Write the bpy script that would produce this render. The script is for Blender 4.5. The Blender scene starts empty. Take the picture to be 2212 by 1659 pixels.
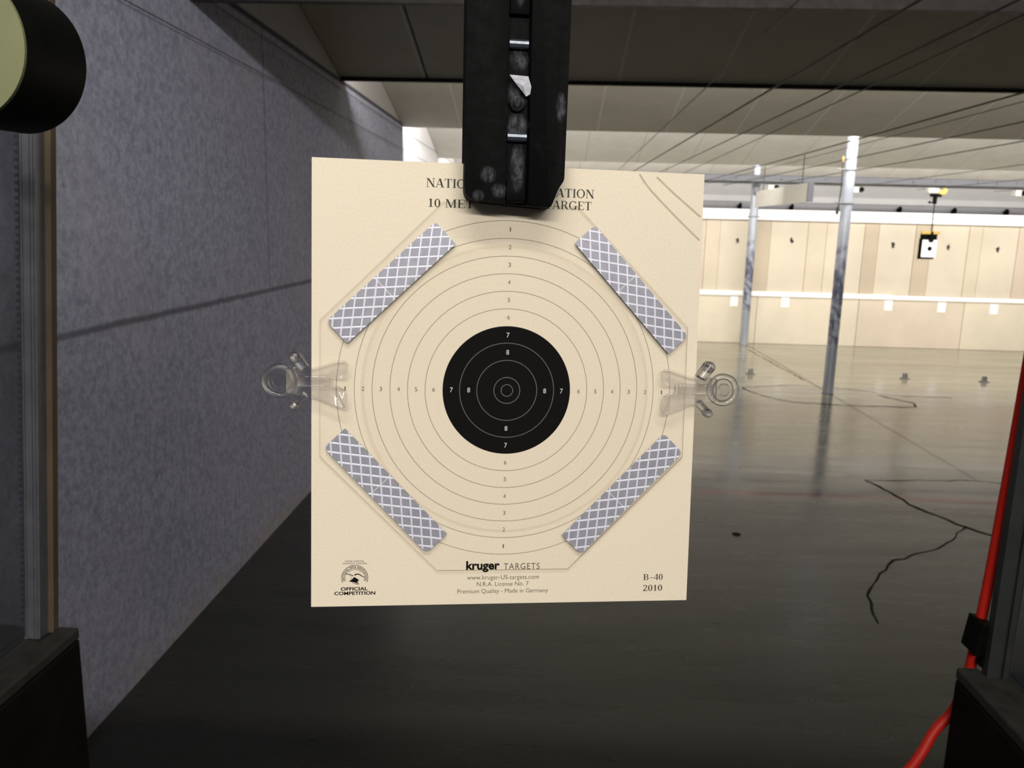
import bpy, bmesh, math, random
from mathutils import Matrix, Vector

S = bpy.context.scene
COL = S.collection
R_ = math.radians
random.seed(7)

# ---------------------------------------------------------------- camera, world, exposure
CAM_H = 1.5
cam_d = bpy.data.cameras.new('camera')
cam = bpy.data.objects.new('camera', cam_d); COL.objects.link(cam)
F_PX = 1750.0
cam_d.sensor_fit = 'HORIZONTAL'; cam_d.sensor_width = 36.0
cam_d.lens = F_PX / 2212.0 * 36.0
cam_d.clip_start = 0.01
yaw, pitch, roll = R_(2.266), R_(10.975), R_(1.432)
Fv = Vector((-math.sin(yaw)*math.cos(pitch), math.cos(yaw)*math.cos(pitch), -math.sin(pitch)))
R0 = Vector((math.cos(yaw), math.sin(yaw), 0)); U0 = R0.cross(Fv)
Rv = R0*math.cos(roll) + U0*math.sin(roll)
Uv = -R0*math.sin(roll) + U0*math.cos(roll)
mw = Matrix((Rv, Uv, -Fv)).transposed().to_4x4(); mw.translation = (0, 0, CAM_H)
cam.matrix_world = mw
cam_d.dof.use_dof = True; cam_d.dof.focus_distance = 0.40; cam_d.dof.aperture_fstop = 26.0
S.camera = cam

w = bpy.data.worlds.new('world'); S.world = w; w.use_nodes = True
w.node_tree.nodes['Background'].inputs[0].default_value = (0.5, 0.5, 0.55, 1)
w.node_tree.nodes['Background'].inputs[1].default_value = 0.02

S.view_settings.view_transform = 'Standard'; S.view_settings.look = 'None'
S.view_settings.exposure = 0.0; S.view_settings.gamma = 1.0
try: S.view_settings.use_curve_mapping = False
except Exception: pass
S.cycles.use_denoising = True
S.cycles.max_bounces = 10; S.cycles.diffuse_bounces = 5; S.cycles.transmission_bounces = 8; S.cycles.transparent_max_bounces = 16
S.cycles.sample_clamp_indirect = 6.0

def area(name, loc, aim, sx, sy, power, col):
    d = bpy.data.lights.new(name, 'AREA'); d.shape = 'RECTANGLE'; d.size = sx; d.size_y = sy
    d.energy = power; d.color = col
    o = bpy.data.objects.new(name, d); COL.objects.link(o)
    z = -Vector(aim).normalized(); x = Vector((1, 0, 0)); y = z.cross(x).normalized(); x = y.cross(z)
    m = Matrix((x, y, z)).transposed().to_4x4(); m.translation = loc
    o.matrix_world = m
    return o
# ceiling strip over the shooting line, then the strips hidden behind the sloping baffles
area('shooting_line_light', (1.6, -2.6, 2.93), (0, .85, -.53), 5.4, .16, 250, (1.0, .96, .92))
area('booth_light', (0.05, -.25, 2.55), (0, .5, -.85), .9, .12, 15, (1.0, .95, .88))
area('baffle_light_near', (3.3, 5.06, 2.49), (0, .9, -.43), 9.0, .07, 74, (1.0, .95, .88))
area('baffle_light_middle', (3.3, 7.30, 2.46), (0, .72, -.69), 9.0, .07, 185, (1.0, .95, .90))
area('baffle_light_far', (3.3, 9.63, 2.57), (0, .99, -.14), 9.0, .07, 165, (1.0, .95, .90))

# ---------------------------------------------------------------- material helpers
class NT:
    def __init__(s, name):
        s.m = bpy.data.materials.new(name); s.m.use_nodes = True
        s.t = s.m.node_tree; s.t.nodes.clear()
        s.out = s.n('ShaderNodeOutputMaterial')
    def n(s, kind, **kw):
        nd = s.t.nodes.new(kind)
        for k, v in kw.items(): setattr(nd, k, v)
        return nd
    def put(s, sock, v):
        if isinstance(v, bpy.types.NodeSocket): s.t.links.new(v, sock)
        elif v is not None:
            if sock.type == 'RGBA' and not hasattr(v, '__len__'): v = (v, v, v, 1)
            elif sock.type == 'RGBA' and len(v) == 3: v = (*v, 1)
            sock.default_value = v
    def math(s, op, a, b=None, c=None, clamp=False):
        nd = s.n('ShaderNodeMath', operation=op, use_clamp=clamp)
        for i, v in enumerate((a, b, c)):
            if v is not None: s.put(nd.inputs[i], v)
        return nd.outputs[0]
    def mix(s, f, a, b, mode='MIX'):
        nd = s.n('ShaderNodeMix', data_type='RGBA', blend_type=mode)
        s.put(nd.inputs[0], f); s.put(nd.inputs[6], a); s.put(nd.inputs[7], b)
        return nd.outputs[2]
    def co(s, which='Object', scale=None):
        c = s.n('ShaderNodeTexCoord').outputs[which]
        if scale is None: return c
        mp = s.n('ShaderNodeMapping'); s.t.links.new(c, mp.inputs[0]); mp.inputs['Scale'].default_value = scale
        return mp.outputs[0]
    def xyz(s, v):
        nd = s.n('ShaderNodeSeparateXYZ'); s.t.links.new(v, nd.inputs[0]); return nd.outputs
    def noise(s, v, scale, detail=4, rough=.6, dist=0):
        nd = s.n('ShaderNodeTexNoise'); s.t.links.new(v, nd.inputs['Vector'])
        nd.inputs['Scale'].default_value = scale; nd.inputs['Detail'].default_value = detail
        nd.inputs['Roughness'].default_value = rough; nd.inputs['Distortion'].default_value = dist
        return nd.outputs[0]
    def ramp(s, f, stops):
        nd = s.n('ShaderNodeValToRGB'); s.t.links.new(f, nd.inputs[0]); e = nd.color_ramp.elements
        while len(e) < len(stops): e.new(.5)
        for el, (p, c) in zip(e, stops):
            el.position = p; el.color = (*c, 1) if len(c) == 3 else c
        return nd.outputs[0]
    def rng(s, v, a, b, c=0., d=1.):
        nd = s.n('ShaderNodeMapRange', clamp=True); s.put(nd.inputs[0], v)
        for i, x in zip((1, 2, 3, 4), (a, b, c, d)): nd.inputs[i].default_value = x
        return nd.outputs[0]
    def line(s, v, pos, hw, soft=.5):
        d = s.math('ABSOLUTE', s.math('SUBTRACT', v, pos))
        return s.rng(d, hw*(1-soft), hw*(1+soft), 1., 0.)
    def bump(s, h, strength=.2, dist=.01):
        nd = s.n('ShaderNodeBump'); s.t.links.new(h, nd.inputs['Height'])
        nd.inputs['Strength'].default_value = strength; nd.inputs['Distance'].default_value = dist
        return nd.outputs[0]
    def pbr(s, color, rough=.6, metal=0, spec=.5, normal=None, **kw):
        b = s.n('ShaderNodeBsdfPrincipled')
        s.put(b.inputs['Base Color'], color); s.put(b.inputs['Roughness'], rough); s.put(b.inputs['Metallic'], metal)
        s.put(b.inputs['Specular IOR Level'], spec)
        if normal is not None: s.t.links.new(normal, b.inputs['Normal'])
        for k, v in kw.items(): s.put(b.inputs[k], v)
        s.t.links.new(b.outputs[0], s.out.inputs[0]); return b

def plain(name, col, rough=.6, metal=0, spec=.4, var=.12, scale=30, bump=0):
    """colour with a little procedural unevenness"""
    k = NT(name); v = k.co()
    nz = k.noise(v, scale, 4, .6)
    c = k.mix(k.rng(nz, .3, .7), tuple(x*(1-var) for x in col), tuple(min(1, x*(1+var)) for x in col))
    nb = k.bump(nz, .3, bump) if bump else None
    k.pbr(c, k.rng(nz, .3, .7, rough*.9, min(1, rough*1.1)), metal, spec, nb)
    return k.m
M = {}

# floor: sealed, slightly shiny concrete with streaks running across the range
k = NT('sealed_concrete'); v = k.co()
x, y, z = k.xyz(v)
st = k.noise(k.co('Object', (.55, 2.6, 1)), 1.6, 5, .6, .4)
bl = k.noise(v, 1.1, 5, .62, .2); fine = k.noise(v, 45, 3, .7)
c = k.mix(k.rng(st, .32, .68), (.0205, .022, .0175), (.037, .038, .030))
c = k.mix(k.math('MULTIPLY', k.rng(bl, .4, .75), .45), c, (.033, .032, .025))
c = k.mix(k.rng(y, 4.43, 4.60), c, k.mix(1., k.mix(k.rng(k.math('ADD', y, k.math('MULTIPLY', k.math('SUBTRACT', bl, .5), 3.)), 4.6, 8.6), (2.9, 2.85, 2.7, 1), (8.7, 7.9, 7.2, 1)), c, 'MULTIPLY'))   # paler slab past the joint; rise of light downrange painted into its colour
c = k.mix(k.math('MULTIPLY', k.rng(fine, .35, .75), .25), c, (.013, .0145, .012))
warp = k.math('MULTIPLY', k.math('SUBTRACT', k.noise(v, 3.5, 3), .5), .05)
c = k.mix(k.math('MULTIPLY', k.line(k.math('ADD', y, k.math('MULTIPLY', warp, .3)), 4.605, .042), k.rng(fine, .25, .6, .8, 1.)), c, (.13, .016, .012))
c = k.mix(k.math('MULTIPLY', k.line(k.math('ADD', y, k.math('MULTIPLY', warp, .2)), 4.443, .022), .9), c, (.010, .010, .008))
jl = k.math('MULTIPLY', k.line(k.math('ADD', x, k.math('MULTIPLY', warp, .25)), 2.752, .017), k.rng(y, 4.95, 5.05))
c = k.mix(k.math('MULTIPLY', jl, k.rng(fine, .3, .65, .65, .95)), c, (.028, .021, .014))
rg = k.rng(k.noise(k.co('Object', (.6, 3.2, 1)), 2.2, 4, .6), .3, .7, .10, .24)
hb = k.noise(k.co('Object', (.45, 3.0, 1)), 2.0, 2, .5)
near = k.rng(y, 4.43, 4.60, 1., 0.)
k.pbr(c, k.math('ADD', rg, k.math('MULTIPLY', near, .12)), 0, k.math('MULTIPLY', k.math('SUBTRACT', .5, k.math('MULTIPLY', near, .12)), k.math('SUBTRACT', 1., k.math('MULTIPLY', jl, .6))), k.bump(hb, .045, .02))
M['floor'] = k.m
M['crack'] = plain('floor_crack', (.014, .015, .011), .9, 0, .1)

# left wall: cast concrete with joints
k = NT('cast_concrete'); v = k.co()
x, y, z = k.xyz(v)
mott = k.noise(k.co('Object', (1, 1, .9)), 42, 6, .78); big = k.noise(v, 1.7, 4, .6); vst = k.noise(k.co('Object', (1, 1.6, .7)), 3, 4, .6)
c = k.mix(k.rng(mott, .38, .62), (.245, .255, .335), (.425, .435, .550))
c = k.mix(k.math('MULTIPLY', k.rng(big, .45, .7), .35), c, (.40, .37, .41))
c = k.mix(k.math('MULTIPLY', k.rng(vst, .5, .72), .10), c, (.22, .23, .30))
pits = k.rng(k.noise(v, 13, 2, .5), .70, .76)
c = k.mix(k.math('MULTIPLY', pits, .45), c, (.13, .13, .15))
low = k.math('MULTIPLY', k.rng(z, .02, .11, 1., 0.), k.rng(k.noise(v, 9, 4, .6), .35, .65))
c = k.mix(k.math('MULTIPLY', low, .6), c, (.40, .33, .25))
wob = k.math('MULTIPLY', k.math('SUBTRACT', k.noise(v, 6, 3), .5), .012)
c = k.mix(k.math('MULTIPLY', k.line(k.math('ADD', z, wob), 1.180, .010), .72), c, (.07, .07, .08))
vj = k.math('MULTIPLY', k.line(y, 3.775, .007), k.rng(z, 1.19, 1.20))
c = k.mix(k.math('MULTIPLY', vj, .6), c, (.09, .09, .10))
c = k.mix(k.math('MULTIPLY', k.line(z, 2.352, .014), .9), c, (.02, .02, .02))
up = k.rng(z, 2.36, 2.37)
c = k.mix(k.math('MULTIPLY', up, .65), c, (.40, .37, .32))
c = k.mix(k.math('MULTIPLY', k.rng(y, 7.30, 7.36), .9), c, (.86, .86, .88))    # near-white past the edge of the middle baffle
k.pbr(c, .85, 0, .25, k.bump(mott, .25, .006))
M['wall'] = k.m

# baffle undersides: painted panels with seams
def baffle_mat(name, col, seam, x0, dirt):
    k = NT(name); v = k.co(); x, y, z = k.xyz(v)
    nz = k.noise(v, 5, 5, .6); big = k.noise(v, .8, 3)
    c = k.mix(k.rng(nz, .3, .7), tuple(a*.93 for a in col), tuple(min(1, a*1.05) for a in col))
    c = k.mix(k.math('MULTIPLY', k.rng(big, .5, .8), .3), c, dirt)
    fr = k.math('FRACT', k.math('DIVIDE', k.math('SUBTRACT', x, x0), .59))
    c = k.mix(k.math('MULTIPLY', k.line(fr, .5, .012), .8), c, seam)
    k.pbr(c, .7, 0, .3); return k.m
M['baffle'] = baffle_mat('painted_baffle', (.47, .45, .385), (.62, .60, .54), .395-.295, (.36, .32, .24))
M['baffle_white'] = baffle_mat('white_baffle', (.86, .84, .79), (.66, .64, .60), .395-.295, (.66, .62, .55))
M['baffle_grey'] = baffle_mat('pale_grey_baffle', (.66, .655, .62), (.50, .49, .46), .395-.295, (.54, .52, .47))
M['edge'] = plain('brown_edge', (.016, .011, .008), .6)
M['dark_ceiling'] = plain('dark_ceiling', (.10, .095, .085), .9)
M['rear'] = plain('rear_wall_paint', (.14, .135, .13), .8)
M['cream_wall'] = plain('cream_wall', (.58, .50, .38), .7, scale=3)
def board(name, col):
    return plain(name, col, .6, 0, .3, .06, 2.2)
M['board_light'] = board('board_light', (0.539, 0.479, 0.377))
M['board_low'] = board('board_low', (0.623, 0.558, 0.437))
M['board_lowpink'] = board('board_lowpink', (0.595, 0.516, 0.409))
M['board_mid'] = board('board_mid', (0.525, 0.460, 0.353))
M['board_tan'] = board('board_tan', (0.442, 0.372, 0.279))
M['board_pink'] = board('board_pink', (0.502, 0.423, 0.335))
M['white_trim'] = plain('white_trim', (.90, .88, .88), .5, var=.03)
M['hole'] = plain('bullet_hole', (.02, .018, .015), .95)
M['card_white'] = plain('white_card', (.93, .92, .90), .6, var=.02)
M['deflector'] = plain('grey_deflector', (.56, .56, .555), .55, 0, .4, .06, 1.5)
M['dark_steel'] = plain('dark_steel', (.20, .20, .21), .6, .3)
M['beam'] = plain('beam_paint', (.105, .108, .12), .5, .1, var=.10, scale=8)
k = NT('galvanised_pole'); v = k.co(); x, y, z = k.xyz(v)
n1 = k.noise(k.co('Object', (1, 1, .5)), 7, 4, .65)
c = k.mix(k.rng(n1, .35, .65), (.29, .315, .36), (.39, .415, .46))
zw = k.math('ADD', z, k.math('MULTIPLY', k.math('ADD', x, k.math('SUBTRACT', k.noise(v, 4, 2), .5)), 1.3))
spots = k.math('MAXIMUM', k.math('MAXIMUM', k.line(zw, 1.07, .10, .7), k.line(zw, .61, .07, .7)), k.math('MAXIMUM', k.line(zw, .84, .05, .8), k.line(zw, 1.32, .05, .8)))
stain = k.math('MULTIPLY', spots, k.rng(k.noise(v, 5, 2), .36, .54))
c = k.mix(k.math('MULTIPLY', stain, .92), c, (.07, .075, .125))
k.pbr(c, .38, .35, .5); M['pole'] = k.m
M['plate'] = plain('beige_plate', (.55, .53, .48), .6)
M['cable'] = plain('dark_cable', (.02, .018, .016), .6, .0)
M['black'] = plain('black_plastic', (.0022, .0024, .002), .5, 0, .05, .3)
k = NT('worn_black_metal'); v = k.co(); x, y, z = k.xyz(v)
def scuff(cx, cy, rx, ry):
    dx = k.math('DIVIDE', k.math('SUBTRACT', x, cx), rx); dy = k.math('DIVIDE', k.math('SUBTRACT', y, cy), ry)
    return k.rng(k.math('ADD', k.math('MULTIPLY', dx, dx), k.math('MULTIPLY', dy, dy)), .2, 1.3, 1., 0.)
sc_ = None
for a_ in ((.0006, .091, .0030, .0095), (.0012, .0140, .0030, .0105), (-.0118, .0098, .0034, .0034), (-.0068, .0030, .0034, .0030), (-.0160, .0006, .0024, .0024), (.0195, .040, .0022, .006), (.0008, .0450, .0045, .0060), (.0010, .0600, .0040, .0045), (.0008, .0320, .0045, .0050)):
    q_ = scuff(*a_); sc_ = q_ if sc_ is None else k.math('MAXIMUM', sc_, q_)
n1 = k.noise(v, 140, 5, .7); n2 = k.noise(v, 45, 4, .6, .6)
c = k.mix(k.math('MULTIPLY', k.rng(n2, .60, .72), k.rng(n1, .45, .65)), (.0011, .0012, .0012), (.005, .0055, .006))
n3 = k.noise(k.co('Object', (1.6, .55, 1)), 420, 5, .7)
c = k.mix(k.math('MULTIPLY', sc_, k.rng(n3, .42, .66, .15, 1.)), c, (.050, .052, .058))
k.pbr(c, k.rng(n1, .3, .7, .45, .65), 0, .03, k.bump(n1, .25, .0006)); M['clamp'] = k.m
M['scuff'] = plain('bare_scuff', (.12, .12, .135), .4, .4, .5, .4, 400, .0004)
M['scuff_dim'] = plain('dull_scuff', (.028, .028, .032), .5, .1, .3, .5, 500, .0004)
M['chrome'] = plain('blued_spring', (.10, .115, .14), .22, .8, .5, .2, 300)
M['yellow'] = plain('yellow_wood', (.50, .33, .08), .6)
M['grey_box'] = plain('grey_casting', (.45, .44, .40), .5, .2)
M['alu'] = plain('aluminium', (.135, .14, .152), .38, .6, .5, .1, 60)
M['alu_dark'] = plain('dull_aluminium', (.034, .036, .035), .45, .5)
M['brown_wood'] = plain('brown_wood', (.06, .042, .023), .7)
M['dark_board'] = plain('dark_board', (.0045, .0038, .003), .7, 0, .06, .4, 20)
M['dark_cap'] = plain('dark_cap', (.013, .0125, .010), .6, 0, .4, .3, 40)
M['cream_face'] = plain('cream_face', (.13, .135, .065), .7, var=.06)
M['red_cord'] = plain('orange_red_cord', (.34, .011, .005), .5, 0, .2, .05)

# perforated screen: fine holes punched through a dark sheet
k = NT('perforated_screen'); v = k.co(); x, y, z = k.xyz(v)
def holes(a, b, p, r):
    fa = k.math('SUBTRACT', k.math('FRACT', k.math('DIVIDE', a, p)), .5)
    fb = k.math('SUBTRACT', k.math('FRACT', k.math('DIVIDE', b, p)), .5)
    d = k.math('SQRT', k.math('ADD', k.math('POWER', fa, 2), k.math('POWER', fb, 2)))
    return k.rng(d, r-.06, r+.06, 1., 0.)
hm = holes(k.math('ADD', y, k.math('MULTIPLY', z, .5)), z, .0013, .40)
b = k.pbr((.055, .058, .07), .5, .3)
tr = k.n('ShaderNodeBsdfTransparent'); ms = k.n('ShaderNodeMixShader')
k.t.links.new(hm, ms.inputs[0]); k.t.links.new(b.outputs[0], ms.inputs[1]); k.t.links.new(tr.outputs[0], ms.inputs[2])
k.t.links.new(ms.outputs[0], k.out.inputs[0]); M['screen'] = k.m

# paper target materials
k = NT('target_card'); v = k.co()
fb = k.noise(v, 900, 3, .6); bigp = k.noise(v, 9, 3)
c = k.mix(k.rng(fb, .35, .65), (.455, .405, .312), (.485, .432, .335))
c = k.mix(k.math('MULTIPLY', k.rng(bigp, .4, .7), .18), c, (.49, .425, .335))
k.pbr(c, .75, 0, .25, k.bump(fb, .12, .0002)); M['card'] = k.m
M['ink'] = plain('black_ink', (.0030, .0028, .0026), .7, 0, .05, .2, 300)
M['ink_ring'] = plain('ring_ink', (.15, .13, .09), .7, 0, .2, .1, 300)
M['ink_num'] = plain('number_ink', (.085, .072, .05), .7, 0, .2, .1, 300)
M['ink_text'] = plain('text_ink', (.03, .026, .017), .7, 0, .2, .1, 300)
M['ink_white'] = plain('white_ink', (.33, .33, .32), .7, 0, .2, .1, 300)
M['ink_grey'] = plain('grey_on_black', (.07, .07, .07), .7, 0, .2, .1, 300)
M['corner_mark'] = plain('grey_mark', (.30, .262, .185), .8, 0, .2, .1, 200)

def clear(name, tint, rough, base):
    k = NT(name)
    t = k.n('ShaderNodeBsdfTransparent'); k.put(t.inputs[0], tint)
    g = k.n('ShaderNodeBsdfGlossy'); g.inputs['Roughness'].default_value = rough
    ge = k.n('ShaderNodeNewGeometry'); dp = k.n('ShaderNodeVectorMath', operation='DOT_PRODUCT')
    k.t.links.new(ge.outputs['Incoming'], dp.inputs[0]); k.t.links.new(ge.outputs['Normal'], dp.inputs[1])
    q5 = k.math('POWER', k.math('SUBTRACT', 1., k.math('ABSOLUTE', dp.outputs['Value']), clamp=True), 5)
    ms = k.n('ShaderNodeMixShader'); k.t.links.new(k.math('MULTIPLY', k.math('ADD', k.math('MULTIPLY', q5, .6), .006), base), ms.inputs[0])
    k.t.links.new(t.outputs[0], ms.inputs[1]); k.t.links.new(g.outputs[0], ms.inputs[2])
    k.t.links.new(ms.outputs[0], k.out.inputs[0]); return k.m
M['clear'] = clear('clear_sheet', (.995, .993, .992), .06, .8)
M['clear_edge'] = clear('clear_sheet_edge', (.62, .60, .54), .1, 1.)
M['clear_step'] = clear('clear_sheet_step', (.945, .935, .915), .1, 1.)
M['plastic'] = clear('clear_plastic', (.975, .975, .985), .05, 5.5)
k = NT.__new__(NT); k.m = M['plastic']; k.t = k.m.node_tree
k.out = next(n for n in k.t.nodes if n.bl_idname == 'ShaderNodeOutputMaterial')
shell = k.out.inputs[0].links[0].from_socket
g = k.n('ShaderNodeBsdfGlass'); g.inputs['IOR'].default_value = 1.45; g.inputs['Roughness'].default_value = .02
ms = k.n('ShaderNodeMixShader'); ms.inputs[0].default_value = .30
k.t.links.new(shell, ms.inputs[1]); k.t.links.new(g.outputs[0], ms.inputs[2]); k.t.links.new(ms.outputs[0], k.out.inputs[0])


# reflective tape: diamond lattice aligned with the strip (object x along the strip, y across)
k = NT('reflective_tape'); v = k.co(); x, y, z = k.xyz(v)
s_ = k.math('FRACT', k.math('ADD', k.math('DIVIDE', x, .00672), k.math('DIVIDE', y, .00552)))
t_ = k.math('FRACT', k.math('SUBTRACT', k.math('DIVIDE', x, .00672), k.math('DIVIDE', y, .00552)))
ln = k.math('MAXIMUM', k.line(s_, .5, .085, .35), k.line(t_, .5, .085, .35))
cell = k.noise(v, 260, 2)
c = k.mix(ln, k.mix(k.rng(cell, .35, .65), (.185, .185, .215), (.215, .215, .245)), (.47, .47, .525))
c = k.mix(k.math('MULTIPLY', k.line(x, -.004, .0003, .3), .5), c, (.5, .5, .54))
b = k.pbr(c, .32, .15, .5, k.bump(ln, .3, .0003))
try:
    b.inputs['Thin Film Thickness'].default_value = 420; b.inputs['Thin Film IOR'].default_value = 1.5
except Exception: pass
M['tape'] = k.m

# ---------------------------------------------------------------- geometry helpers
def obj(name, bm, mat, parent=None, smooth=None, loc=None):
    me = bpy.data.meshes.new(name); bmesh.ops.recalc_face_normals(bm, faces=bm.faces[:])
    bm.to_mesh(me); bm.free()
    for m in (mat if isinstance(mat, (list, tuple)) else [mat]): me.materials.append(m)
    if smooth:
        for p in me.polygons: p.use_smooth = True
        try: me.set_sharp_from_angle(angle=R_(smooth))
        except Exception: pass
    o = bpy.data.objects.new(name, me); COL.objects.link(o)
    if parent: o.parent = parent
    if loc is not None: o.location = loc
    return o
def tag(o, label=None, cat=None, group=None, kind=None):
    for a, b in (('label', label), ('category', cat), ('group', group), ('kind', kind)):
        if b: o[a] = b
    return o
def empty(name, loc=(0, 0, 0), mat=None):
    o = bpy.data.objects.new(name, None); COL.objects.link(o); o.empty_display_size = .05
    if mat is not None: o.matrix_world = mat
    else: o.location = loc
    return o
def thing(name, label, cat, loc=(0, 0, 0), group=None, mat=None):
    return tag(empty(name, loc, mat), label, cat, group)
def NB(): return bmesh.new()
def box(bm, a, b, mi=0, m=None, bev=0):
    """axis box from corner a to corner b"""
    r = bmesh.ops.create_cube(bm, size=1.0)
    c = [(p+q)/2 for p, q in zip(a, b)]; s = [abs(q-p) for p, q in zip(a, b)]
    for vv in r['verts']: vv.co = Vector((vv.co.x*s[0]+c[0], vv.co.y*s[1]+c[1], vv.co.z*s[2]+c[2]))
    vs = r['verts']; fs = {f for vv in vs for f in vv.link_faces}
    if bev:
        es = list({e for vv in vs for e in vv.link_edges})
        rr = bmesh.ops.bevel(bm, geom=es, offset=bev, segments=2, affect='EDGES', profile=.5)
        fs = set(rr['faces']) | {f for f in fs if f.is_valid}
        vs = list({vv for f in fs for vv in f.verts})
    for f in fs:
        if f.is_valid: f.material_index = mi
    if m is not None:
        for vv in vs: vv.co = m @ vv.co
    return vs
def cyl(bm, p, q, r1, r2=None, seg=24, mi=0, caps=True):
    p, q = Vector(p), Vector(q); r2 = r1 if r2 is None else r2
    d = (q-p); L = d.length
    rot = d.to_track_quat('Z', 'Y').to_matrix().to_4x4(); rot.translation = (p+q)/2
    r = bmesh.ops.create_cone(bm, cap_ends=caps, segments=seg, radius1=r1, radius2=r2, depth=L, matrix=rot)
    for f in {f for vv in r['verts'] for f in vv.link_faces}: f.material_index = mi
    return r['verts']
def ball(bm, c, r, mi=0, sc=(1, 1, 1), u=16, v=10):
    rr = bmesh.ops.create_uvsphere(bm, u_segments=u, v_segments=v, radius=r)
    for vv in rr['verts']: vv.co = Vector((vv.co.x*sc[0], vv.co.y*sc[1], vv.co.z*sc[2])) + Vector(c)
    for f in {f for vv in rr['verts'] for f in vv.link_faces}: f.material_index = mi
def tube(bm, pts, r, seg=8, mi=0, caps=True):
    pts = [Vector(p) for p in pts]; rings = []
    up = Vector((0, 0, 1))
    for i, p in enumerate(pts):
        t = (pts[min(i+1, len(pts)-1)] - pts[max(i-1, 0)]).normalized()
        a = t.cross(up)
        if a.length < 1e-3: a = t.cross(Vector((1, 0, 0)))
        a.normalize(); b = t.cross(a).normalized(); up = -b if (-b).dot(up) > 0 else b
        rr = r[i] if isinstance(r, (list, tuple)) else r
        rings.append([bm.verts.new(p + (a*math.cos(2*math.pi*j/seg) + b*math.sin(2*math.pi*j/seg))*rr) for j in range(seg)])
    for A, B in zip(rings, rings[1:]):
        for j in range(seg):
            bm.faces.new((A[j], A[(j+1) % seg], B[(j+1) % seg], B[j])).material_index = mi
    if caps:
        bm.faces.new(rings[0]).material_index = mi; bm.faces.new(rings[-1]).material_index = mi
def spline(ps, n=8):
    ps = [Vector(p) for p in ps]; out = []
    for i in range(len(ps)-1):
        p0 = ps[max(i-1, 0)]; p1 = ps[i]; p2 = ps[i+1]; p3 = ps[min(i+2, len(ps)-1)]
        for j in range(n):
            t = j/n
            out.append(.5*((2*p1) + (p2-p0)*t + (2*p0-5*p1+4*p2-p3)*t*t + (3*p1-p0-3*p2+p3)*t**3))
    out.append(ps[-1]); return out
def flat(bm, pts, z, mi=0):
    f = bm.faces.new([bm.verts.new((p[0], p[1], z)) for p in pts]); f.material_index = mi; return f
def prism(bm, pts, z0, z1, mi=0, side=None, bev=0, seg=2):
    """extruded outline; optional rounded rim at the z1 end"""
    a = [bm.verts.new((p[0], p[1], z0)) for p in pts]; b = [bm.verts.new((p[0], p[1], z1)) for p in pts]
    fs = [bm.faces.new(a), bm.faces.new(b)]; n = len(pts); sd = []
    for i in range(n): sd.append(bm.faces.new((a[i], a[(i+1) % n], b[(i+1) % n], b[i])))
    for f in fs: f.material_index = mi
    for f in sd: f.material_index = mi if side is None else side
    if bev:
        es = [e for e in fs[1].edges] + [e for e in fs[0].edges]
        r = bmesh.ops.bevel(bm, geom=es, offset=bev, segments=seg, affect='EDGES', profile=.5, clamp_overlap=True)
        for f in r['faces']: f.material_index = mi
def rounded(pts, rads, n=5):
    """polygon with rounded corners"""
    out = []; N = len(pts)
    for i in range(N):
        p = Vector(pts[i]); r = rads[i] if isinstance(rads, (list, tuple)) else rads
        if r <= 0: out.append(p); continue
        a = (Vector(pts[i-1])-p).normalized(); b = (Vector(pts[(i+1) % N])-p).normalized()
        for j in range(n+1):
            t = j/n
            out.append(p + a*r*(1-t)**2 + b*r*t**2)
    return out
def ring(bm, r0, r1, z, mi, a0=0, a1=2*math.pi, seg=160, c=(0, 0)):
    full = abs(a1-a0-2*math.pi) < 1e-6
    n = seg; inn, ou = [], []
    for i in range(n if full else n+1):
        t = a0+(a1-a0)*i/n
        inn.append(bm.verts.new((c[0]+r0*math.cos(t), c[1]+r0*math.sin(t), z)))
        ou.append(bm.verts.new((c[0]+r1*math.cos(t), c[1]+r1*math.sin(t), z)))
    L = len(inn)
    for i in range(L if full else L-1):
        bm.faces.new((inn[i], ou[i], ou[(i+1) % L], inn[(i+1) % L])).material_index = mi
def ribbon(bm, pts, wd, z, mi):
    pts = [Vector((p[0], p[1])) for p in pts]; A, B = [], []
    for i, p in enumerate(pts):
        t = (pts[min(i+1, len(pts)-1)]-pts[max(i-1, 0)]).normalized(); n = Vector((-t.y, t.x))
        ww = wd[i] if isinstance(wd, (list, tuple)) else wd
        A.append(bm.verts.new((*(p+n*ww/2), z))); B.append(bm.verts.new((*(p-n*ww/2), z)))
    for i in range(len(pts)-1): bm.faces.new((A[i], A[i+1], B[i+1], B[i])).material_index = mi

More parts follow.
